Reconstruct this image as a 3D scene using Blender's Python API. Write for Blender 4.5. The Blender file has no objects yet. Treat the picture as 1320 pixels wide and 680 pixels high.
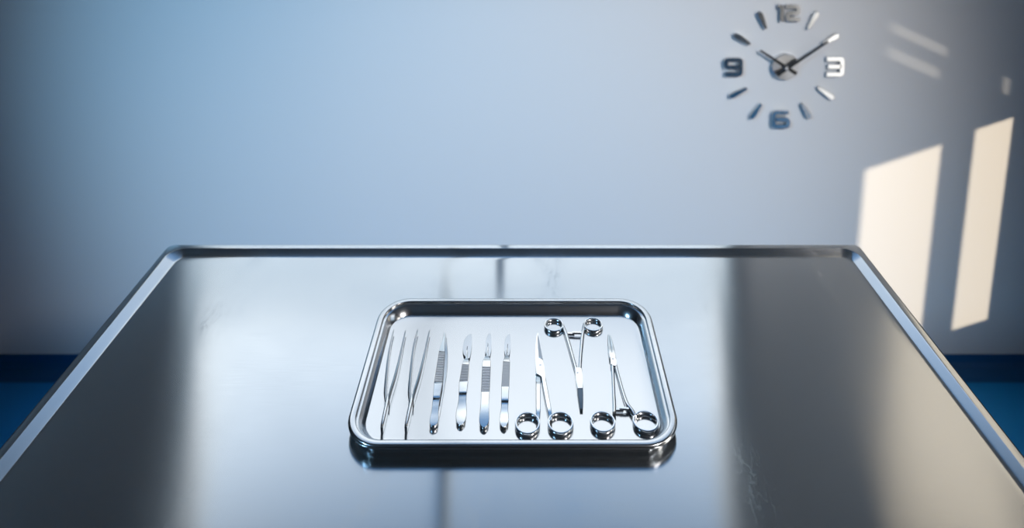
import bpy, bmesh, math
from mathutils import Vector, Matrix

S = bpy.context.scene
C = S.collection

# ------------------------------------------------------------------ camera
TABLE = 0.92          # top of the table's rim
EYE = 1.54            # camera height
F_ = 880.0; HORIZON = -234.0
PITCH = math.asin(F_ / (5000.0 - HORIZON))
FOC = F_ * math.cos(PITCH)                 # focal length in pixels of a 1320 wide frame
PY = HORIZON + F_ * math.sin(PITCH); PX = 675.0
cam = bpy.data.cameras.new('camera'); cam_o = bpy.data.objects.new('camera', cam); C.objects.link(cam_o)
cam_o.location = (0, 0, EYE); cam_o.rotation_euler = (math.pi/2 - PITCH, 0, 0)
cam.sensor_width = 36; cam.lens = FOC / 1320 * 36
cam.shift_x = -(PX - 660) / 1320; cam.shift_y = -(340 - PY) / 1320
cam.clip_start = 0.02; cam.clip_end = 60
cam.dof.use_dof = True; cam.dof.aperture_fstop = 3.8
S.camera = cam_o

def ray(x, y):
    u = (x - PX) / FOC; v = -(y - PY) / FOC
    return Vector((u, math.cos(PITCH) + v*math.sin(PITCH), -math.sin(PITCH) + v*math.cos(PITCH)))
def on_z(x, y, z):
    d = ray(x, y); t = (z - EYE) / d.z
    return Vector((d.x*t, d.y*t, z))
def on_y(x, y, Y):
    d = ray(x, y); t = Y / d.y
    return Vector((d.x*t, Y, EYE + d.z*t))
BACK = on_z(660, 476, 0).y                 # the wall behind the table
p = on_z(660, 490, TABLE); fwd = Vector((0, math.cos(PITCH), -math.sin(PITCH)))
cam.dof.focus_distance = (p - Vector((0, 0, EYE))).dot(fwd)

# ------------------------------------------------------------------ light
S.view_settings.view_transform = 'Standard'; S.view_settings.look = 'None'
S.view_settings.exposure = 0.0; S.view_settings.gamma = 1.0
S.view_settings.use_curve_mapping = False
world = bpy.data.worlds.new('sky'); S.world = world; world.use_nodes = True
wt = world.node_tree; wt.nodes.clear()
w_out = wt.nodes.new('ShaderNodeOutputWorld'); w_bg = wt.nodes.new('ShaderNodeBackground')
w_tc = wt.nodes.new('ShaderNodeTexCoord'); w_sep = wt.nodes.new('ShaderNodeSeparateXYZ'); w_rmp = wt.nodes.new('ShaderNodeValToRGB')
wt.links.new(w_tc.outputs['Generated'], w_sep.inputs[0]); wt.links.new(w_sep.outputs['Z'], w_rmp.inputs[0])
wt.links.new(w_rmp.outputs[0], w_bg.inputs[0]); wt.links.new(w_bg.outputs[0], w_out.inputs[0])
SKY = [(0.0, (.2, .23, .26)), (0.45, (.55, .70, .85)), (0.59, (.90, 1.06, 1.18)), (0.66, (2.0, 2.04, 2.08)), (0.70, (1.1, 1.28, 1.45)), (0.745, (.12, .31, .62)), (1.0, (.2, .34, .58))]
els = w_rmp.color_ramp.elements
els[0].position = SKY[0][0]; els[0].color = (*SKY[0][1], 1); els[1].position = 1.0; els[1].color = (*SKY[-1][1], 1)
for pos, c in SKY[1:-1]:
    e = els.new(pos); e.color = (*c, 1)
w_bg.inputs[1].default_value = 1.0

SUN_DIR = Vector((-1.0, 1.5, -0.37)).normalized()
sun = bpy.data.lights.new('sun', 'SUN'); sun.energy = 3.5; sun.angle = math.radians(1.0); sun.color = (1.0, .80, .57)
sun_o = bpy.data.objects.new('sun', sun); C.objects.link(sun_o)
sun_o.location = (5, -4, 5); sun_o.rotation_euler = SUN_DIR.to_track_quat('-Z', 'Y').to_euler()

def spot(name, loc, aim, watts, colour, angle, blend, radius):
    l = bpy.data.lights.new(name, 'SPOT'); l.energy = watts; l.color = colour
    l.spot_size = math.radians(angle); l.spot_blend = blend; l.shadow_soft_size = radius
    o = bpy.data.objects.new(name, l); C.objects.link(o); o.location = loc
    o.rotation_euler = (Vector(aim) - Vector(loc)).to_track_quat('-Z', 'Y').to_euler()
    return o
spot('wall_wash_spot', (-1.9, -.7, 2.55), on_y(545, 265, BACK), 310, (.36, .68, 1.0), 40.5, 1.0, .12)  # unseen bluish spot added to brighten the back wall from the left
spot('wall_wash_spot', (1.4, -.7, 2.55), on_y(735, 270, BACK), 225, (.98, .92, .90), 42.5, 1.0, .12)  # its neutral partner, likewise added to wash the wall from the right
# added unseen spot for faint reflected-sun bands, shaped by slits in the right wall
GLINT = Vector((-1.0, .4, .45)).normalized()
_c = on_y(1205, 66, BACK)
spot('glint_spot', _c - GLINT*7, _c, 900, (1.0, .85, .68), 3.2, .3, .06)

# ------------------------------------------------------------------ materials
def mat(name, colour, rough=.5, metal=0.0, aniso=0.0, **kw):
    m = bpy.data.materials.new(name); m.use_nodes = True
    b = m.node_tree.nodes['Principled BSDF']
    b.inputs['Base Color'].default_value = (*colour, 1); b.inputs['Roughness'].default_value = rough
    b.inputs['Metallic'].default_value = metal; b.inputs['Anisotropic'].default_value = aniso
    for k, v in kw.items(): b.inputs[k].default_value = v
    return m
def N(m, kind, **props):
    n = m.node_tree.nodes.new(kind)
    for k, v in props.items(): setattr(n, k, v)
    return n
def L(m, a, b): m.node_tree.links.new(a, b)
def bsdf(m): return m.node_tree.nodes['Principled BSDF']

def paint(name, colour, rough=.6, scale=220, strength=.03):
    m = mat(name, colour, rough)
    tc = N(m, 'ShaderNodeTexCoord'); no = N(m, 'ShaderNodeTexNoise'); bu = N(m, 'ShaderNodeBump')
    no.inputs['Scale'].default_value = scale; bu.inputs['Strength'].default_value = strength; bu.inputs['Distance'].default_value = .002
    L(m, tc.outputs['Object'], no.inputs['Vector']); L(m, no.outputs['Fac'], bu.inputs['Height']); L(m, bu.outputs[0], bsdf(m).inputs['Normal'])
    return m
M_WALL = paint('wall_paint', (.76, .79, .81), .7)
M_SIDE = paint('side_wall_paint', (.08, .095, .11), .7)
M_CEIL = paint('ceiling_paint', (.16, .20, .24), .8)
M_FLOOR = paint('blue_vinyl', (.0005, .24, .60), .55, 60, .02)
M_COVE = paint('dark_blue_vinyl', (.001, .09, .26), .5, 60, .02)
M_PANE = mat('glow_pane_glass', (.8, .8, .8), .5)
bsdf(M_PANE).inputs['Emission Color'].default_value = (1.0, .93, .84, 1); bsdf(M_PANE).inputs['Emission Strength'].default_value = 3.0  # emission of the added light panel out of view
M_FRAME = mat('window_frame_paint', (.30, .36, .42), .4)

def brushed(name, colour, rough, aniso):
    """Stainless steel brushed along x: fine lines, wiped smears and a few scuffs in its roughness."""
    m = mat(name, colour, rough, 1.0, aniso)
    b = bsdf(m)
    tan = N(m, 'ShaderNodeTangent', direction_type='UV_MAP'); tan.uv_map = 'UVMap'
    L(m, tan.outputs[0], b.inputs['Tangent'])
    tc = N(m, 'ShaderNodeTexCoord')
    mp = N(m, 'ShaderNodeMapping'); mp.inputs['Scale'].default_value = (6, 420, 6)
    fine = N(m, 'ShaderNodeTexNoise'); fine.inputs['Scale'].default_value = 4; fine.inputs['Detail'].default_value = 3
    L(m, tc.outputs['Object'], mp.inputs[0]); L(m, mp.outputs[0], fine.inputs['Vector'])
    wipe = N(m, 'ShaderNodeTexNoise'); wipe.inputs['Scale'].default_value = 5; wipe.inputs['Detail'].default_value = 5; wipe.inputs['Distortion'].default_value = 1.2
    L(m, tc.outputs['Object'], wipe.inputs['Vector'])
    a1 = N(m, 'ShaderNodeMath', operation='MULTIPLY_ADD'); a1.inputs[1].default_value = .05; a1.inputs[2].default_value = rough - .045
    L(m, fine.outputs['Fac'], a1.inputs[0])
    a2 = N(m, 'ShaderNodeMath', operation='MULTIPLY_ADD'); a2.inputs[1].default_value = .05
    L(m, wipe.outputs['Fac'], a2.inputs[0]); L(m, a1.outputs[0], a2.inputs[2])
    # thin wiped scuffs: contour lines of a stretched noise, only here and there
    m2 = N(m, 'ShaderNodeMapping'); m2.inputs['Scale'].default_value = (9, 2.6, 1); m2.inputs['Rotation'].default_value = (0, 0, .55); m2.inputs['Location'].default_value = (3.7, 1.9, 0)
    sc_ = N(m, 'ShaderNodeTexNoise'); sc_.inputs['Scale'].default_value = 1.3; sc_.inputs['Detail'].default_value = 6; sc_.inputs['Roughness'].default_value = .62; sc_.inputs['Distortion'].default_value = .7
    L(m, tc.outputs['Object'], m2.inputs[0]); L(m, m2.outputs[0], sc_.inputs['Vector'])
    r1 = N(m, 'ShaderNodeMapRange'); r1.inputs['From Min'].default_value = .55; r1.inputs['From Max'].default_value = .70
    L(m, sc_.outputs['Fac'], r1.inputs['Value'])
    s3 = N(m, 'ShaderNodeTexNoise'); s3.inputs['Scale'].default_value = 14; s3.inputs['Detail'].default_value = 4
    L(m, m2.outputs[0], s3.inputs['Vector'])
    r2 = N(m, 'ShaderNodeMath', operation='SUBTRACT'); r2.inputs[1].default_value = .5; L(m, s3.outputs['Fac'], r2.inputs[0])
    r3 = N(m, 'ShaderNodeMath', operation='ABSOLUTE'); L(m, r2.outputs[0], r3.inputs[0])
    r4 = N(m, 'ShaderNodeMapRange'); r4.inputs['From Min'].default_value = .03; r4.inputs['From Max'].default_value = 0; L(m, r3.outputs[0], r4.inputs['Value'])
    r5 = N(m, 'ShaderNodeMath', operation='MULTIPLY'); L(m, r1.outputs[0], r5.inputs[0]); L(m, r4.outputs[0], r5.inputs[1])
    r6 = N(m, 'ShaderNodeMath', operation='MULTIPLY_ADD'); r6.inputs[1].default_value = .015; L(m, r1.outputs[0], r6.inputs[0]); L(m, a2.outputs[0], r6.inputs[2])
    r7 = N(m, 'ShaderNodeMath', operation='MULTIPLY_ADD'); r7.inputs[1].default_value = .07; L(m, r5.outputs[0], r7.inputs[0]); L(m, r6.outputs[0], r7.inputs[2])
    L(m, r7.outputs[0], b.inputs['Roughness'])
    bu = N(m, 'ShaderNodeBump'); bu.inputs['Strength'].default_value = .04; bu.inputs['Distance'].default_value = .0001
    L(m, fine.outputs['Fac'], bu.inputs['Height']); L(m, bu.outputs[0], b.inputs['Normal'])
    return m
M_TABLE = brushed('brushed_steel', (.72, .75, .77), .135, 1.0)
M_TRAY = mat('satin_steel', (.67, .685, .70), .19, 1.0)
M_LEG = mat('leg_steel', (.5, .52, .54), .3, 1.0)
M_TOOL = mat('polished_steel', (.74, .76, .78), .12, 1.0)
M_GRIP = mat('serrated_steel', (.60, .62, .65), .22, 1.0)
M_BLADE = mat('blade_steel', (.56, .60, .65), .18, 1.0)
M_DARK_REFL = mat('dark_reflection_steel', (.42, .45, .49), .3, 1.0)  # darker grey puts the facet's dark reflection into the colour
M_JAW = mat('dark_jaw_steel', (.20, .24, .28), .3, 1.0)
M_SLOT = mat('shadow_gap_steel', (.10, .11, .13), .4, 1.0)
M_CLOCK = mat('clock_mirror_steel', (.64, .66, .68), .2, 1.0)
M_HAND = mat('black_hand_paint', (.01, .012, .015), .35)
M_HUB = mat('turned_steel', (.72, .72, .72), .3, 1.0, .8)
_t = N(M_HUB, 'ShaderNodeTangent', direction_type='RADIAL', axis='Y'); L(M_HUB, _t.outputs[0], bsdf(M_HUB).inputs['Tangent'])

# ------------------------------------------------------------------ mesh helpers
def obj(name, bm, material, parent=None, smooth=None, origin=None):
    bmesh.ops.recalc_face_normals(bm, faces=bm.faces[:])
    me = bpy.data.meshes.new(name)
    if origin is not None: bmesh.ops.translate(bm, verts=bm.verts[:], vec=-Vector(origin))
    bm.to_mesh(me); bm.free()
    if material: me.materials.append(material)
    if smooth is not None:
        for f in me.polygons: f.use_smooth = True
        me.set_sharp_from_angle(angle=math.radians(smooth))
    o = bpy.data.objects.new(name, me); C.objects.link(o)
    if parent is not None: o.parent = parent
    if origin is not None: o.location = origin
    return o
def thing(name, label, cat, loc, group=None):
    o = bpy.data.objects.new(name, None); C.objects.link(o)
    o.location = loc; o.empty_display_size = .02
    o['label'] = label; o['category'] = cat
    if group: o['group'] = group
    return o
def part(name, bm, material, parent, smooth=40, label=None):
    """bm is in world coordinates; stored relative to the thing it belongs to."""
    root = parent.matrix_basis.translation.copy(); q = parent.parent
    while q is not None:
        root += q.matrix_basis.translation; q = q.parent
    bmesh.ops.translate(bm, verts=bm.verts[:], vec=-root)
    o = obj(name, bm, material, parent, smooth)
    if label: o['label'] = label
    return o
def struct(name, bm, material, parent=None):
    o = obj(name, bm, material, parent); o['kind'] = 'structure'; return o

def add_box(bm, lo, hi):
    (x0, y0, z0), (x1, y1, z1) = lo, hi
    v = [bm.verts.new(q) for q in ((x0,y0,z0),(x1,y0,z0),(x1,y1,z0),(x0,y1,z0),(x0,y0,z1),(x1,y0,z1),(x1,y1,z1),(x0,y1,z1))]
    for f in ((0,3,2,1),(4,5,6,7),(0,1,5,4),(1,2,6,5),(2,3,7,6),(3,0,4,7)): bm.faces.new([v[i] for i in f])
def box(lo, hi, bevel=0):
    bm = bmesh.new(); add_box(bm, lo, hi)
    if bevel: bmesh.ops.bevel(bm, geom=bm.edges[:], offset=bevel, segments=2, affect='EDGES', profile=.5)
    return bm
def rings(bm, loops, closed=True, cap0=True, cap1=True):
    vs = [[bm.verts.new(q) for q in lp] for lp in loops]
    n = len(vs[0])
    for a, b in zip(vs, vs[1:]):
        for i in range(n if closed else n-1):
            j = (i+1) % n
            bm.faces.new((a[i], a[j], b[j], b[i]))
    if cap0: bm.faces.new(vs[0][::-1])
    if cap1: bm.faces.new(vs[-1])
    return vs
def rrect(x0, x1, y0, y1, r, z, n=8):
    pts = []
    for cx, cy, a in ((x1-r, y1-r, 0), (x0+r, y1-r, 90), (x0+r, y0+r, 180), (x1-r, y0+r, 270)):
        for k in range(n+1):
            t = math.radians(a + 90*k/n); pts.append(Vector((cx + r*math.cos(t), cy + r*math.sin(t), z)))
    return pts
def catmull(pts, sub):
    out = []
    for i in range(len(pts)-1):
        p0 = pts[max(i-1, 0)]; p1 = pts[i]; p2 = pts[i+1]; p3 = pts[min(i+2, len(pts)-1)]
        for k in range(sub):
            t = k/sub
            out.append(tuple(.5*((2*b) + (-a+c)*t + (2*a-5*b+4*c-d)*t*t + (-a+3*b-3*c+d)*t**3) for a, b, c, d in zip(p0, p1, p2, p3)))
    out.append(tuple(pts[-1])); return out
def loft(bm, secs, ch=.0004, dome=0.0):
    """A bar lying along secs = [(x, y, half_width, z_bottom, z_top)], chamfered, in metres."""
    loops = []
    n = len(secs)
    for i, (x, y, w, zb, zt) in enumerate(secs):
        a = secs[max(i-1, 0)]; b = secs[min(i+1, n-1)]
        d = Vector((b[0]-a[0], b[1]-a[1])).normalized(); s = Vector((d.y, -d.x))
        c = min(ch, w*.45, (zt-zb)*.45)
        prof = [(-w, zb+c), (-w+c, zb), (w-c, zb), (w, zb+c), (w, zt-c), (w-c, zt), (0, zt+dome*w), (-w+c, zt), (-w, zt-c)]
        loops.append([Vector((x + s.x*q, y + s.y*q, z)) for q, z in prof])
    rings(bm, loops)
def px_secs(rows, sub=1):
    """rows = (px, py, half width in mm, z bottom mm, z top mm above the tray's floor); pixel taken at the top surface."""
    if sub > 1: rows = catmull(rows, sub)
    out = []
    for x, y, w, zb, zt in rows:
        q = on_z(x, y, TRAY_FLOOR + zt*.001)
        out.append((q.x, q.y, w*.001, TRAY_FLOOR + zb*.001, TRAY_FLOOR + zt*.001))
    return out
def plate(bm, pts, zb, zt, bevel=.0003):
    """A flat plate from a pixel outline read at its top surface (heights in mm above the tray's floor)."""
    top = [on_z(x, y, TRAY_FLOOR + zt*.001) for x, y in pts]
    vt = [bm.verts.new(q) for q in top]; vb = [bm.verts.new((q.x, q.y, TRAY_FLOOR + zb*.001)) for q in top]
    ft = bm.faces.new(vt); bm.faces.new(vb[::-1])
    n = len(vt)
    for i in range(n): bm.faces.new((vt[i], vb[i], vb[(i+1) % n], vt[(i+1) % n]))
    if bevel: bmesh.ops.bevel(bm, geom=ft.edges[:], offset=bevel, segments=1, affect='EDGES')
def finger_ring(bm, cx, cy, rx, ry, zb, zt, wall=1.5, n=40, m=12, tilt=0):
    """cx, cy in pixels at the ring's top; rx, ry its middle radii in mm."""
    c = on_z(cx, cy, TRAY_FLOOR + zt*.001); zm = (zb+zt)*.0005; hz = (zt-zb)*.0005; w = wall*.001
    ca, sa = math.cos(tilt), math.sin(tilt)
    loops = []
    for i in range(n):
        t = 2*math.pi*i/n; lp = []
        for k in range(m):
            u = 2*math.pi*k/m
            cu, su = math.cos(u), math.sin(u)
            e = .4
            dr = w*math.copysign(abs(cu)**e, cu); dz = hz*math.copysign(abs(su)**e, su)
            X = (rx*.001 + dr)*math.cos(t); Y = (ry*.001 + dr)*math.sin(t)
            lp.append(Vector((c.x + X*ca - Y*sa, c.y + X*sa + Y*ca, TRAY_FLOOR + zm + dz)))
        loops.append(lp)
    rings(bm, loops + [loops[0]], cap0=False, cap1=False)
    bmesh.ops.remove_doubles(bm, verts=bm.verts[:], dist=1e-6)
def disc(bm, c, r, h, axis='Z', n=24, bevel=.2):
    b = min(r, h)*bevel
    prof = [(r, 0), (r, h-b), (r-b, h)]
    loops = []
    for rr, z in prof:
        lp = []
        for k in range(n):
            t = 2*math.pi*k/n
            if axis == 'Z': lp.append(Vector((c[0]+rr*math.cos(t), c[1]+rr*math.sin(t), c[2]+z)))
            else: lp.append(Vector((c[0]+rr*math.cos(t), c[1]-z, c[2]+rr*math.sin(t))))
        loops.append(lp)
    rings(bm, loops)

# ------------------------------------------------------------------ the room
XL, XR, YF, ZC = -2.6, 1.56, -3.4, 2.75
WT = .12
def panel(axis, at, thick, u0, u1, v0, v1, holes):
    """A wall with rectangular openings. axis 'y': u = x, v = z;  axis 'x': u = y, v = z."""
    us = sorted({u0, u1, *[h[0] for h in holes], *[h[1] for h in holes]}); vs = sorted({v0, v1, *[h[2] for h in holes], *[h[3] for h in holes]})
    bm = bmesh.new()
    for a, b in zip(us, us[1:]):
        for c, d in zip(vs, vs[1:]):
            um, vm = (a+b)/2, (c+d)/2
            if any(h[0] < um < h[1] and h[2] < vm < h[3] for h in holes): continue
            if axis == 'y': add_box(bm, (a, at, c), (b, at+thick, d))
            else: add_box(bm, (at, a, c), (at+thick, b, d))
    bmesh.ops.remove_doubles(bm, verts=bm.verts[:], dist=1e-5)
    return bm
def mirror_hit(x, y):
    d = ray(x, y); t = (TABLE - EYE)/d.z; q = d*t; s = (BACK - q.y)/d.y
    return q.x + d.x*s, TABLE - d.z*s
# window above the table, seen in the steel only
WX0 = mirror_hit(232, 450)[0]; WX1 = mirror_hit(960, 450)[0]
WZ0, WZ1 = 1.36, 2.62
MUL_A = mirror_hit(577, 500)[0]; MUL_B = mirror_hit(650, 345)[0]
struct('wall_back', panel('y', BACK, WT, XL-WT, XR+WT, 0, ZC, [(WX0, WX1, WZ0, WZ1)]), M_WALL)

# openings in the right wall that throw the sun patches
def wall_patch(px, py):
    q = on_y(px, py, BACK); return q.x, q.z
def opening(x0, x1, zlow0, zhigh0):
    """Patch from x0 to x1 on the back wall; z bottom and top read at x0."""
    k = SUN_DIR.z/SUN_DIR.x; j = SUN_DIR.y/SUN_DIR.x      # per unit x
    y0 = BACK + (XR - x0)*j; y1 = BACK + (XR - x1)*j
    return (min(y0, y1), max(y0, y1), zlow0 + (XR - x0)*k, zhigh0 + (XR - x0)*k)
K = SUN_DIR.z/SUN_DIR.x
xa, za = wall_patch(1101, 219); xb, _ = wall_patch(1202, 290); xc, zc = wall_patch(1216, 400); xd, zd = wall_patch(1283, 330)
zlow = wall_patch(1225, 430)[1]
zl = lambda x: zlow + (x - xc)*K
zt_ = lambda x: za + (x - xa)*K
HOLES = [opening(xa, xb, zl(xa), zt_(xa)), opening(xc, xd, zl(xc), zt_(xc) + .01)]
ux0 = mirror_hit(1130, 560)[0]; ux1 = mirror_hit(1325, 560)[0]
HOLES.append(opening(ux0, ux1, 1.56, 2.45))
gk, gj = GLINT.z/GLINT.x, GLINT.y/GLINT.x
def slit(px0, px1, py_low, py_high):
    x0 = on_y(px0, py_low, BACK).x; x1 = on_y(px1, py_low, BACK).x; z0 = on_y(px0, py_low, BACK).z; z1 = on_y(px0, py_high, BACK).z
    ya = BACK + (XR-x0)*gj; yb = BACK + (XR-x1)*gj
    return (min(ya, yb), max(ya, yb), z0 + (XR-x0)*gk, z1 + (XR-x0)*gk)
HOLES += [slit(1140, 1222, 44, 26), slit(1136, 1212, 73, 54), slit(1272, 1296, 116, 90)]  # slits cut only to shape the added glint spot
GLOW_PANEL = (-.18, .42, .02, 2.05)               # unseen glowing panel added to brighten the clock marks and right side
struct('wall_right', panel('x', XR, .03, YF, BACK, 0, ZC, HOLES + [GLOW_PANEL]), M_SIDE)
dr = bmesh.new(); y0, y1, z0, z1 = GLOW_PANEL
for lo, hi in (((y0, z0), (y0+.05, z1)), ((y1-.05, z0), (y1, z1)), ((y0+.05, z0), (y1-.05, z0+.05)), ((y0+.05, z1-.05), (y1-.05, z1))): add_box(dr, (XR+.002, lo[0], lo[1]), (XR+.028, hi[0], hi[1]))
glow_panel = struct('glow_panel_1', dr, M_FRAME)
struct('glow_pane', box((XR+.010, y0+.05, z0+.05), (XR+.018, y1-.05, z1-.05)), M_PANE, glow_panel)
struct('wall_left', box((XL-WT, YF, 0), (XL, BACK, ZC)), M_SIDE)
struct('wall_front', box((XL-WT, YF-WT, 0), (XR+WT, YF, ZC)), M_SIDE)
struct('floor', box((XL-WT, YF-WT, -.1), (XR+WT, BACK+WT, 0)), M_FLOOR)
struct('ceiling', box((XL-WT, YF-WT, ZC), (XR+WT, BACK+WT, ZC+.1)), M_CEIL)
# skirting: a coved strip of vinyl turned up the wall
bm = bmesh.new()
zs = .05; prof = [(0, zs), (-.006, zs), (-.006, .03), (-.012, .014), (-.03, .003), (-.045, 0), (0, 0)]
rings(bm, [[Vector((x, BACK + a, b)) for a, b in prof] for x in (XL, XR)])
struct('baseboard_back', bm, M_COVE)
# window frame and bars
fr = bmesh.new(); t = .03
y0, y1 = BACK + .02, BACK + .07
for lo, hi in (((WX0, WZ0), (WX0+t, WZ1)), ((WX1-t, WZ0), (WX1, WZ1)), ((WX0+t, WZ0), (WX1-t, WZ0+t)), ((WX0+t, WZ1-t), (WX1-t, WZ1)),
               ((MUL_A-.012, 1.72), (MUL_A+.012, WZ1-t)), ((WX0+t, 1.714), (WX1-t, 1.72))):
    add_box(fr, (lo[0], y0, lo[1]), (hi[0], y1, hi[1]))
struct('window_1', fr, M_FRAME)
bar = box((MUL_B-.011, y0+.005, WZ0+t), (MUL_B+.011, y1-.005, 1.714), .001); struct('trim_1', bar, M_FRAME)
# daylight portal
pl = bpy.data.lights.new('window_portal', 'AREA'); pl.shape = 'RECTANGLE'; pl.size = WX1-WX0; pl.size_y = WZ1-WZ0; pl.cycles.is_portal = True
po = bpy.data.objects.new('window_portal', pl); C.objects.link(po); po.location = ((WX0+WX1)/2, BACK+.1, (WZ0+WZ1)/2); po.rotation_euler = (-math.pi/2, 0, 0)

# ------------------------------------------------------------------ steel table
a = on_z(218, 314, TABLE); b = on_z(1107, 314, TABLE); c = on_z(0, 576, TABLE); d = on_z(1320, 587, TABLE)
TX0, TX1, TY1, TY0 = (a.x+c.x)/2, (b.x+d.x)/2, a.y, .14
BASIN = TABLE - .0045
RIM, SLOPE = .0105, .0135
table = thing('steel_table', 'large brushed stainless steel table with raised rim, in front of the wall', 'table', ((TX0+TX1)/2, (TY0+TY1)/2, 0))
def tr(inset, z, r): return rrect(TX0+inset, TX1-inset, TY0+inset, TY1-inset, r, z, 8)
bm = bmesh.new()
LP = [tr(.02, TABLE-.040, .008), tr(.003, TABLE-.040, .008), tr(.0, TABLE-.037, .009), tr(0, TABLE-.003, .009), tr(.0009, TABLE-.0009, .009), tr(.003, TABLE, .009),
      tr(RIM-.0015, TABLE, .019), tr(RIM, TABLE-.0002, .021), tr(RIM+.0008, TABLE-.0007, .021), tr(RIM+SLOPE-.001, BASIN+.0006, .014), tr(RIM+SLOPE+.0005, BASIN+.00015, .013), tr(RIM+SLOPE+.003, BASIN, .012)]
rings(bm, LP)
uv = bm.loops.layers.uv.new('UVMap')
for f in bm.faces:
    for l in f.loops: l[uv].uv = (l.vert.co.y, l.vert.co.x)
part('tabletop', bm, M_TABLE, table, 20)
bm = bmesh.new()
lo = [rrect(TX0+.02, TX1-.02, TY0+.02, TY1-.02, .006, z, 3) for z in (TABLE-.075, TABLE-.036)]
li = [rrect(TX0+.022, TX1-.022, TY0+.022, TY1-.022, .005, z, 3) for z in (TABLE-.036, TABLE-.075)]
rings(bm, lo + li + [lo[0]], cap0=False, cap1=False); bmesh.ops.remove_doubles(bm, verts=bm.verts[:], dist=1e-6)
part('apron', bm, M_LEG, table)
for x in (TX0+.06, TX1-.06):
    for y in (TY0+.06, TY1-.06):
        bm = box((x-.02, y-.02, .03), (x+.02, y+.02, TABLE-.036), .002)
        lg = part('leg', bm, M_LEG, table)
        bm = bmesh.new(); disc(bm, (x, y, 0), .018, .03); part('foot', bm, M_SLOT, lg)

# ------------------------------------------------------------------ instrument tray
RZ = BASIN + .0138                          # top of the tray's rim
TRAY_FLOOR = BASIN + .0016
e0 = on_z(462.4, 490, RZ).x; e1 = on_z(861.2, 490, RZ).x; f0 = on_z(660, 383, RZ).y; n0 = on_z(660, 575, RZ).y
tray = thing('instrument_tray', 'shallow stainless steel tray on the steel table, holding the surgical instruments', 'tray', ((e0+e1)/2, (f0+n0)/2, BASIN))
def yr(inset, z, r): return rrect(e0+inset, e1-inset, n0+inset, f0-inset, r, z, 12)
bm = bmesh.new()
LP = [yr(.020, BASIN+.0002, .022), yr(.0172, BASIN+.0006, .025), yr(.0160, BASIN+.0024, .026), yr(.0112, RZ-.0040, .0275), yr(.0092, RZ-.0032, .029), yr(.0035, RZ-.0030, .034), yr(.0014, RZ-.0042, .036), yr(.0003, RZ-.0040, .037),
      yr(0, RZ-.0024, .0375), yr(.0006, RZ-.0010, .037), yr(.0014, RZ-.0003, .0361), yr(.0022, RZ-.00004, .0353), yr(.0027, RZ, .0348), yr(.0065, RZ, .0316), yr(.0069, RZ-.00006, .0312), yr(.0073, RZ-.0004, .0308), yr(.0076, RZ-.0013, .0305),
      yr(.0098, TRAY_FLOOR+.0026, .0278), yr(.0106, TRAY_FLOOR+.0010, .0270), yr(.0118, TRAY_FLOOR+.0002, .0260), yr(.0136, TRAY_FLOOR, .0245)]
rings(bm, LP)
part('tray_pan', bm, M_TRAY, tray, 35)

# ------------------------------------------------------------------ tweezers lying on their edge
def edge_tweezers(dx, label):
    q = on_z(510+dx, 490, TRAY_FLOOR)
    t = thing('tweezers', label, 'tweezers', (q.x, q.y, TRAY_FLOOR), 'tweezers on the tray')
    arms = ([(497, 516, 1.0, .3, 8.6), (496.6, 505, 1.7, .2, 9.0), (497.6, 490, 1.8, .2, 9.0), (499.4, 470, 1.6, .5, 8.6), (501.4, 452, 1.35, 1.4, 7.4), (504.2, 437, 1.0, 2.8, 6.2), (507.5, 424.5, .7, 3.8, 5.6)],
            [(501, 516, 1.0, .3, 8.6), (503.6, 503, 1.7, .2, 9.0), (508.2, 488, 1.8, .2, 9.0), (513, 470, 1.6, .5, 8.6), (516.8, 453, 1.35, 1.4, 7.4), (520, 438, 1.0, 2.8, 6.2), (522.8, 425.5, .7, 3.8, 5.6)])
    for rows in arms:
        bm = bmesh.new(); loft(bm, px_secs([(x+dx, y, w, a, b) for x, y, w, a, b in rows], 3), .0011, .25); part('arm', bm, M_TOOL, t)
    bm = bmesh.new()
    loft(bm, px_secs([(x+dx, y, w, a, b) for x, y, w, a, b in [(499.6, 507, 1.1, .2, 8.8), (499.2, 514, 1.9, .1, 9.0), (497.2, 524, 2.0, .1, 9.0), (494.6, 536, 1.9, .1, 9.0), (492.6, 546, 1.6, .1, 8.8), (492.0, 549.5, 1.3, .1, 8.4)]], 2), .0012, .2)
    part('joined_end', bm, M_TOOL, t)
edge_tweezers(0, 'slim splayed steel tweezers on edge, leftmost on the tray beside its left wall')
edge_tweezers(31.0, 'slim splayed steel tweezers on edge, second from left, beside the flat ribbed tweezers')

def ribbed(bm, rows, ridges):
    """A grip: the bar's top goes up and down in fine transverse ridges. rows as px_secs, first and last only."""
    (xa, ya, wa, ba, ta), (xb, yb, wb, bb, tb) = rows
    secs = []
    for i in range(ridges*4 + 1):
        s = i/(ridges*4); ph = i % 4
        dz = (0, .38, .38, 0)[ph]
        secs.append((xa+(xb-xa)*s, ya+(yb-ya)*s, wa+(wb-wa)*s, ba+(bb-ba)*s, ta+(tb-ta)*s - .1 + dz - .2))
    base = px_secs([(x, y, w, zb, ta+(tb-ta)*(i/(ridges*4))) for i, (x, y, w, zb, zt) in enumerate(secs)])
    loft(bm, [(q[0], q[1], q[2], q[3], TRAY_FLOOR + s[4]*.001) for q, s in zip(base, secs)], .0003)

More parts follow.
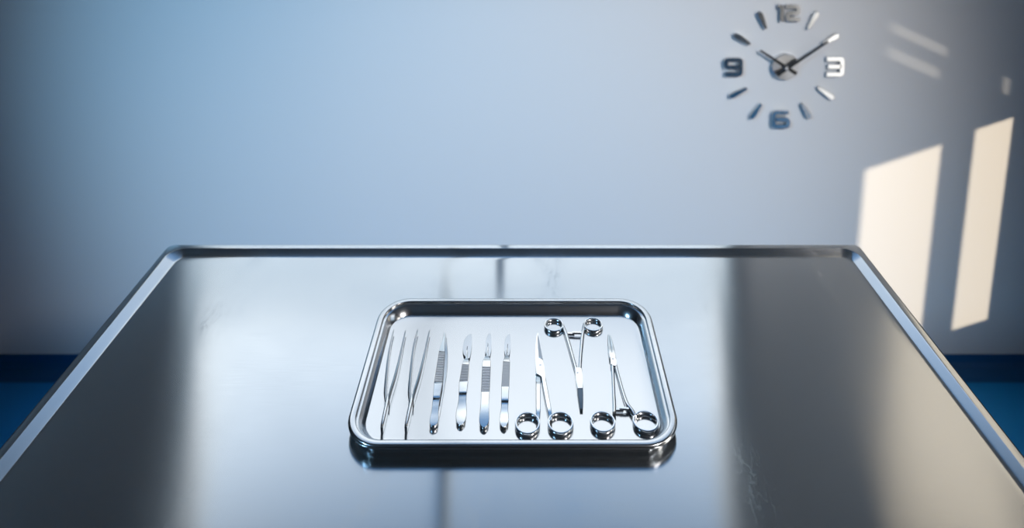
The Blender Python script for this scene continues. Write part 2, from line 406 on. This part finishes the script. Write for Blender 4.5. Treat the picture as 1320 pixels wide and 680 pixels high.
# ------------------------------------------------------------------ flat tweezers with ribbed grip
q = on_z(565, 490, TRAY_FLOOR)
t = thing('tweezers', 'flat ribbed steel tweezers lying closed between the splayed tweezers and the scalpels', 'tweezers', (q.x, q.y, TRAY_FLOOR), 'tweezers on the tray')
bm = bmesh.new()
loft(bm, px_secs([(573.2, 428, .9, 3.6, 4.6), (572.2, 437, 1.7, 3.8, 5.0), (570.6, 446, 2.8, 4.2, 5.6), (569.6, 452.2, 3.5, 4.6, 6.2)], 3)
     + px_secs([(569.5, 452.4, 3.2, 4.8, 5.5), (565.0, 492.0, 4.3, 5.7, 6.6)])
     + px_secs([(564.9, 492.2, 4.6, 5.6, 7.2), (563.3, 505, 4.0, 5.4, 7.0), (562.6, 512, 3.8, 5.2, 6.8), (562.4, 512.7, 3.7, 4.6, 5.8), (561.2, 524, 3.6, 3.8, 5.5), (560.4, 532, 3.9, 2.4, 5.35), (559.7, 539, 4.6, 1.0, 5.3), (559.0, 544, 4.3, .3, 5.25), (558.6, 546.6, 3.0, .2, 5.2), (558.5, 547.8, 1.2, .2, 5.15)], 4), .0003)
up = part('upper_arm', bm, M_TOOL, t)
bm = bmesh.new(); ribbed(bm, [(569.6, 452.2, 3.5, 4.6, 6.2), (564.9, 492.2, 4.6, 5.6, 7.2)], 18); part('grip', bm, M_GRIP, up, 20)
bm = bmesh.new()
loft(bm, px_secs([(574.6, 434, .8, 2.6, 3.4), (574.4, 445, 1.8, 2.0, 3.0), (573.6, 457, 3.4, 1.2, 2.4), (572, 475, 4.2, .4, 1.8), (568.8, 497, 4.1, .1, 1.4), (565.4, 520, 3.6, .1, 1.4), (562, 538, 3.6, .2, 1.8), (560.4, 546, 3.6, .8, 2.6)], 4), .0003)
part('lower_arm', bm, M_TOOL, t)

# ------------------------------------------------------------------ scalpels
def scalpel(label, blade, fit, shoulder, grip, rest, slot):
    q = on_z(rest[0][0], rest[0][1], TRAY_FLOOR)
    s = thing('scalpel', label, 'scalpel', (q.x, q.y, TRAY_FLOOR), 'scalpels on the tray')
    core = [(x, y, w-.3, zb+.1, zt-.8) for x, y, w, zb, zt in grip]
    bm = bmesh.new(); loft(bm, px_secs(shoulder, 3) + px_secs(core) + px_secs(rest, 4), .0004)
    h = part('handle', bm, M_TOOL, s, 30)
    bm = bmesh.new(); ribbed(bm, grip, 16); part('grip', bm, M_GRIP, h, 20)
    bm = bmesh.new(); loft(bm, px_secs(fit, 3), .0003); part('blade_fitting', bm, M_TOOL, h)
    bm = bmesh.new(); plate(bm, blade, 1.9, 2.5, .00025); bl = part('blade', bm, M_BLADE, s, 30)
    bm = bmesh.new(); loft(bm, px_secs(slot), .0001); part('blade_slot', bm, M_SLOT, bl)
scalpel('steel scalpel with a broad curved blade, leftmost of the three scalpels on the tray',
        [(607.6, 429.6), (608.4, 436), (608.3, 443), (607.4, 451), (606.2, 458), (605.2, 461.5), (602.6, 461.8), (600.2, 460), (597.6, 456.5), (596.6, 452), (596.8, 445), (598, 439), (600.6, 434), (603.8, 430.8)],
        [(602.0, 451, .9, 2.4, 2.9), (601.6, 458, 1.1, 2.0, 3.1), (601.2, 463, 1.7, 1.0, 3.6)],
        [(601.2, 461.6, 2.0, .8, 3.6), (600.8, 464, 3.3, .4, 4.2), (600.4, 469, 4.2, .2, 4.4)],
        [(600.4, 469, 4.2, .2, 4.4), (597.6, 491.3, 4.9, .2, 4.4)],
        [(597.6, 491.3, 4.9, .2, 4.4), (596.8, 501, 4.5, .2, 4.4), (596.5, 506, 4.3, .2, 4.3), (596.4, 508.0, 4.2, .2, 3.6), (596.1, 514, 4.2, .2, 3.4), (595.6, 521, 4.7, .2, 3.28), (594.9, 528, 5.5, .2, 3.3), (594.3, 536, 5.5, .2, 3.5), (593.9, 542, 4.6, .2, 3.6), (593.7, 545.6, 2.9, .2, 3.6), (593.6, 547.2, 1.0, .2, 3.6)],
        [(602.4, 446, .35, 2.45, 2.56), (602.0, 450.5, .35, 2.45, 2.56)])
scalpel('steel scalpel with a long ribbed grip, middle of the three scalpels on the tray',
        [(632, 428.8), (633.2, 434), (633.6, 441), (633.4, 448), (632.4, 455), (631.2, 459.2), (628.6, 459), (626.6, 455.5), (625.2, 453.5), (626, 447), (626.2, 440), (627.4, 433.5), (629.6, 429.8)],
        [(628.9, 447, .8, 2.4, 2.9), (628.4, 455, 1.1, 2.0, 3.1), (627.9, 460, 1.8, 1.0, 3.6)],
        [(627.8, 458.6, 2.2, .8, 3.6), (627.7, 461.5, 3.6, .4, 4.2), (627.3, 466, 4.7, .2, 4.4), (627.0, 472, 4.9, .2, 4.4)],
        [(627.0, 472, 4.9, .2, 4.4), (625.6, 504.5, 4.7, .2, 4.4)],
        [(625.6, 504.5, 4.7, .2, 4.4), (625.2, 514, 4.4, .2, 4.5), (624.9, 522, 4.5, .2, 4.6), (624.5, 530, 4.9, .2, 4.6), (624.2, 538, 5.3, .2, 4.48), (624.0, 544, 4.7, .2, 4.34), (623.9, 548.2, 3.1, .2, 4.22), (623.9, 550.2, 1.1, .2, 4.15)],
        [(629.0, 442, .3, 2.45, 2.56), (628.8, 446.5, .3, 2.45, 2.56)])
scalpel('slender steel scalpel, rightmost of the three scalpels, next to the scissors',
        [(656.8, 429.6), (657.8, 434), (658, 442), (657.6, 450), (656.8, 456), (655.4, 459), (652.4, 459), (650.6, 456), (650, 450), (650.2, 443), (651, 437), (653.4, 432)],
        [(653.8, 448, .8, 2.4, 2.9), (653.5, 455, 1.1, 2.0, 3.1), (653.3, 460, 1.7, 1.0, 3.6)],
        [(653.3, 457.5, 1.9, .8, 3.6), (653.2, 460.5, 3.0, .4, 4.2), (652.9, 465.5, 4.0, .2, 4.4)],
        [(652.9, 465.5, 4.0, .2, 4.4), (651.3, 497.6, 4.3, .2, 4.4)],
        [(651.3, 497.6, 4.3, .2, 4.4), (650.9, 508, 4.0, .2, 4.4), (650.8, 515.5, 4.0, .2, 4.3), (650.7, 518.2, 3.8, .2, 3.65), (650.5, 524, 3.7, .2, 3.5), (650.1, 531, 4.2, .2, 3.45), (649.8, 539, 4.9, .2, 3.6), (649.6, 544, 4.4, .2, 3.7), (649.5, 548, 2.8, .2, 3.7), (649.5, 550, 1.0, .2, 3.7)],
        [(654.4, 443, .3, 2.45, 2.56), (654.2, 448, .3, 2.45, 2.56)])

# ------------------------------------------------------------------ scissors
q = on_z(698, 490, TRAY_FLOOR)
sc = thing('scissors', 'straight steel surgical scissors with plain rings, between the scalpels and the clamps', 'scissors', (q.x, q.y, TRAY_FLOOR))
bm = bmesh.new()   # half running from the left-hand ring to the tip, lower of the two
plate(bm, [(692.8, 426), (694.4, 430), (698, 452), (700.5, 466), (700, 480), (697.6, 484), (690.6, 481), (690.1, 462), (690.4, 444), (691.6, 432)], .8, 2.3)
h1 = part('blade', bm, M_TOOL, sc)
bm = bmesh.new(); loft(bm, px_secs([(693.8, 482, 2.7, .8, 2.4), (693.8, 492, 2.6, .6, 3.8), (693.8, 510, 2.5, .4, 4.3), (693.8, 526, 2.4, .3, 4.8), (693.6, 534, 2.2, .3, 4.7), (693.4, 541, 1.7, .3, 4.6)], 4), .0006); part('shank', bm, M_TOOL, h1)
bm = bmesh.new(); finger_ring(bm, 680.0, 544.0, 12.1, 12.1, .1, 4.8, 1.1); part('finger_ring', bm, M_TOOL, h1)
bm = bmesh.new()   # half running from the right-hand ring, its box over the other
plate(bm, [(694.4, 460.5), (697.5, 461.5), (700.2, 464.2), (701.6, 472), (702.6, 482), (703.6, 489), (699.4, 490), (698.4, 486), (697.6, 484), (691.4, 481), (691.8, 470), (693.0, 463)], 2.35, 4.2)
h2 = part('blade', bm, M_TOOL, sc)
bm = bmesh.new(); loft(bm, px_secs([(700.6, 486, 2.4, 1.6, 4.3), (702.4, 497, 2.5, .8, 4.4), (705.4, 513, 2.5, .5, 4.6), (708.0, 527, 2.3, .3, 4.9), (709.2, 534, 2.1, .3, 4.7), (709.6, 541, 1.7, .3, 4.6)], 4), .0006); part('shank', bm, M_TOOL, h2)
bm = bmesh.new(); finger_ring(bm, 722.6, 543.4, 12.5, 12.1, .1, 4.8, 1.1); part('finger_ring', bm, M_TOOL, h2)
bm = bmesh.new(); plate(bm, [(693.6, 430.5), (694.6, 434), (697.8, 452), (700.0, 463.6), (697.5, 461.2), (694.6, 460.2), (693.4, 446), (693.0, 436)], 2.3, 2.8, .0002); part('ground_face', bm, M_DARK_REFL, h1)
bm = bmesh.new(); c = on_z(696.6, 470, TRAY_FLOOR+.0042); disc(bm, (c.x, c.y, TRAY_FLOOR+.0041), .0012, .0003); part('pivot_screw', bm, M_GRIP, sc)

# ------------------------------------------------------------------ clamps
def clamp(label, spec):
    q = on_z(*spec['at'], TRAY_FLOOR)
    t = thing('hemostat', label, 'surgical clamp', (q.x, q.y, TRAY_FLOOR), 'hemostats on the tray')
    for h in spec['halves']:
        bm = bmesh.new(); loft(bm, px_secs(h['shank'], 4), .0008, .12); arm = part('arm', bm, M_TOOL, t)
        bm = bmesh.new(); finger_ring(bm, *h['ring']); part('finger_ring', bm, M_TOOL, arm)
        bm = bmesh.new(); loft(bm, px_secs(h['jaw'], 3), .0005); part('jaw', bm, h['jm'], arm)
        bm = bmesh.new(); loft(bm, px_secs(h['ratchet']), .0005)
        r = h['ratchet']
        for k in range(3):
            s = (k+1)/4.5; a, b = r[-1], r[0]
            x = a[0]+(b[0]-a[0])*s; y = a[1]+(b[1]-a[1])*s
            c = on_z(x, y, TRAY_FLOOR+a[4]*.001); add_box(bm, (c.x-.0004, c.y-.0014, TRAY_FLOOR+a[4]*.001-.0004), (c.x+.0004, c.y+.0014, TRAY_FLOOR+a[4]*.001+.0006))
        part('ratchet', bm, M_TOOL, arm)
    bm = bmesh.new(); plate(bm, spec['box'], .5, 4.8, .0005); part('box_joint', bm, M_TOOL, t)
    bm = bmesh.new(); c = on_z(*spec['pivot'], TRAY_FLOOR+.0048); disc(bm, (c.x, c.y, TRAY_FLOOR+.0047), .0011, .0004); part('pivot_screw', bm, M_GRIP, t)
clamp('steel ratchet clamp with dark jaws, its finger rings at the far side of tray', dict(
    at=(742, 470), pivot=(744.6, 480),
    box=[(740.8, 474), (744.5, 472.2), (750, 473.8), (750.8, 482), (751.4, 492), (751.6, 500), (744.2, 500.4), (742.6, 490)],
    halves=[dict(shank=[(725.6, 418, 1.5, .5, 4.6), (728.2, 425, 1.9, .4, 4.9), (731, 433, 2.1, .4, 4.6), (735.5, 449, 1.95, .6, 4.4), (740, 465, 1.9, .7, 4.4), (743.4, 477, 2.0, .7, 4.4)],
                 ring=(714.0, 417.2, 11.2, 10.6, .1, 4.8, 1.15), jm=M_JAW,
                 jaw=[(746.4, 499, 1.9, .8, 4.5), (747.0, 506, 1.8, .8, 4.2), (748.0, 516, 1.5, .8, 3.8), (748.9, 526.5, 1.0, .9, 3.2)],
                 ratchet=[(729.6, 428.6, 1.5, 1.0, 3.6), (740.5, 429.2, 1.6, 1.0, 3.6)]),
            dict(shank=[(753.6, 415, 1.5, .5, 4.6), (752.0, 424, 1.9, .4, 4.9), (750.6, 433, 2.1, .4, 4.6), (749.2, 449, 1.9, .6, 4.4), (748.0, 465, 1.8, .7, 4.4), (747.6, 477, 1.9, .7, 4.4)],
                 ring=(764.6, 416.8, 11.0, 10.6, .1, 4.8, 1.15), jm=M_JAW,
                 jaw=[(749.3, 499, 1.7, .8, 4.5), (749.9, 506, 1.6, .8, 4.2), (750.2, 516, 1.3, .8, 3.8), (750.3, 526.5, .9, .9, 3.2)],
                 ratchet=[(751.0, 428.0, 1.5, 2.4, 4.6), (737.5, 427.6, 1.5, 2.4, 4.6)])]))
clamp('steel ratchet clamp with its finger rings at the near right corner of the tray', dict(
    at=(795, 500), pivot=(790.2, 462),
    box=[(785.6, 455), (789, 453.6), (792.6, 455.6), (794.4, 464), (795.4, 471), (791.6, 471.4), (787, 469)],
    halves=[dict(shank=[(789.4, 466, 1.9, .6, 4.4), (790.4, 484, 1.75, .6, 4.3), (791.2, 504, 1.75, .5, 4.5), (792.0, 519, 1.9, .4, 4.8), (791.9, 530, 1.9, .3, 5.0)],
                 ring=(776.8, 542.2, 12.2, 11.6, .1, 4.8, 1.15), jm=M_TOOL,
                 jaw=[(784.3, 431.2, .8, 1.0, 3.0), (784.7, 440, 1.5, .8, 3.9), (786.0, 450, 2.0, .7, 4.4), (787.9, 460, 2.3, .6, 4.6)],
                 ratchet=[(792.4, 526.6, 1.6, 1.0, 3.6), (803.5, 526.6, 1.6, 1.0, 3.6)]),
            dict(shank=[(793.4, 468, 1.7, .6, 4.4), (797.6, 484, 1.75, .6, 4.3), (803.2, 504, 1.8, .5, 4.5), (808.6, 519, 2.0, .4, 4.8), (815.2, 528.2, 2.2, .3, 5.0), (818.6, 535, 1.8, .3, 5.0)],
                 ring=(832.4, 541.4, 12.6, 11.6, .1, 4.8, 1.15), jm=M_TOOL,
                 jaw=[(785.9, 431.6, .7, 1.0, 3.0), (788.2, 440, 1.4, .8, 3.9), (790.3, 450, 1.8, .7, 4.4), (791.8, 460, 2.1, .6, 4.6)],
                 ratchet=[(810.6, 525.6, 1.6, 2.4, 4.6), (798.0, 524.8, 1.5, 2.4, 4.6)])]))

# ------------------------------------------------------------------ wall clock
CY = BACK - .012                            # plane of the marks' faces
cc = on_y(1012.5, 86.5, CY)
clock = thing('wall_clock', 'frameless clock of separate steel numerals and bars with black hands, on the wall', 'clock', (cc.x, BACK, cc.z))
def wp(x, y): q = on_y(x, y, CY); return Vector((q.x, q.z))
def slab(bm, pts, y0, y1, bevel=.0008):
    vf = [bm.verts.new((q.x, y0, q.y)) for q in pts]; vb = [bm.verts.new((q.x, y1, q.y)) for q in pts]
    ff = bm.faces.new(vf); bm.faces.new(vb[::-1]); n = len(pts)
    for i in range(n): bm.faces.new((vf[i], vb[i], vb[(i+1) % n], vf[(i+1) % n]))
    if bevel: bmesh.ops.bevel(bm, geom=ff.edges[:], offset=bevel, segments=1, affect='EDGES')
def stroke(bm, pts, w, y0, y1):
    n = len(pts); left, right = [], []
    for i, q in enumerate(pts):
        a = pts[max(i-1, 0)]; b = pts[min(i+1, n-1)]
        d1 = (q-a).normalized() if i else (b-q).normalized(); d2 = (b-q).normalized() if i < n-1 else d1
        m = (d1+d2).normalized(); nn = Vector((m.y, -m.x)); k = 1/max(.5, m.dot(d1))
        left.append(q + nn*w*k); right.append(q - nn*w*k)
    for i in range(n-1):
        vs = [left[i], left[i+1], right[i+1], right[i]]
        f = [bm.verts.new((v.x, y0, v.y)) for v in vs]; b = [bm.verts.new((v.x, y1, v.y)) for v in vs]
        bm.faces.new(f); bm.faces.new(b[::-1])
        for j in range(4):
            if (j == 0 or j == 2) or (j == 3 and i == 0) or (j == 1 and i == n-2):
                bm.faces.new((f[j], b[j], b[(j+1) % 4], f[(j+1) % 4]))
    bmesh.ops.remove_doubles(bm, verts=bm.verts[:], dist=1e-6)
def rounded(pts, r, closed=False):
    out = [pts[0]]
    for a, b, c in zip(pts, pts[1:], pts[2:]):
        u = (a-b).normalized(); v = (c-b).normalized(); rr = min(r, (a-b).length*.49, (c-b).length*.49)
        p0, p2 = b+u*rr, b+v*rr
        for k in range(5):
            s = k/4; out.append(p0*(1-s)**2 + b*2*s*(1-s) + p2*s*s)
    out.append(pts[-1]); return out
def numeral(strokes, w_px):
    bm = bmesh.new(); w = (wp(1000+w_px, 86) - wp(1000, 86)).x*.5
    for pts in strokes: stroke(bm, rounded([wp(*q) for q in pts], w*1.3), w, CY, BACK - .004)
    part('numeral', bm, M_CLOCK, clock, 30)
numeral([[(1003.5, 8.4), (1008.6, 8.4), (1008.2, 27.5)], [(1013.5, 8.4), (1029.6, 8.4), (1029.2, 17), (1015.8, 17), (1015.4, 25.2), (1031.6, 25.2)]], 4.6)
numeral([[(1066.5, 76.2), (1086, 76.2), (1085.6, 96), (1066, 96)], [(1068, 86), (1085, 86)]], 5.0)
numeral([[(1016.5, 145.2), (998, 145.2), (997.4, 163), (1015.8, 163), (1016.2, 154), (999, 154)]], 5.0)
numeral([[(935, 96), (955, 96), (955.4, 77.2), (936, 77.2), (936, 87), (954, 87)]], 5.0)
for (x0, y0), (x1, y1) in (((1054.5, 15.5), (1042, 37.5)), ((1081.5, 45), (1061.5, 57)), ((1075, 127), (1054.5, 112.5)), ((1044.5, 152.5), (1033.8, 133.5)),
                           ((968.5, 153), (981.5, 134)), ((941, 125.5), (963.5, 114)), ((946.8, 44.5), (967.5, 57.5)), ((978.8, 15.6), (988, 37.5))):
    o, i = wp(x0, y0), wp(x1, y1); d = (i-o).normalized(); n = Vector((d.y, -d.x)); u = (wp(1001, 86)-wp(1000, 86)).x
    pts = [o - n*2.6*u + d*u, o - d*.6*u, o + n*2.6*u + d*u, o + n*4.0*u*.9 + d*5*u, i + n*1.9*u - d*u, i, i - n*1.9*u - d*u, o - n*4.0*u*.9 + d*5*u]
    bm = bmesh.new(); slab(bm, pts, CY, BACK - .004); part('hour_marker', bm, M_CLOCK, clock, 30)
u = (wp(1001, 86)-wp(1000, 86)).x
bm = bmesh.new(); disc(bm, (cc.x, BACK, cc.z), 17.5*u, .012, 'Y', 48, .12); hub = part('hub', bm, M_HUB, clock, 30)
HY = BACK - .015
def hand(name, tip, tail, w, y):
    bm = bmesh.new(); a, b = wp(*tip), wp(*tail); d = (a-b).normalized(); n = Vector((d.y, -d.x))
    slab(bm, [a + n*w*.5*u, a - n*w*.5*u, b - n*w*u, b + n*w*u], y-.0012, y+.0012, .0003); part(name, bm, M_HAND, clock, 30)
hand('hour_hand', (979.5, 64.5), (1026, 94.5), 2.4, HY)
hand('minute_hand', (1066, 52.5), (1000.5, 95.5), 2.3, HY - .004)
bm = bmesh.new(); disc(bm, (cc.x, BACK-.012, cc.z), 2.6*u, .010, 'Y', 20, .2); part('spindle', bm, M_HUB, clock, 30)
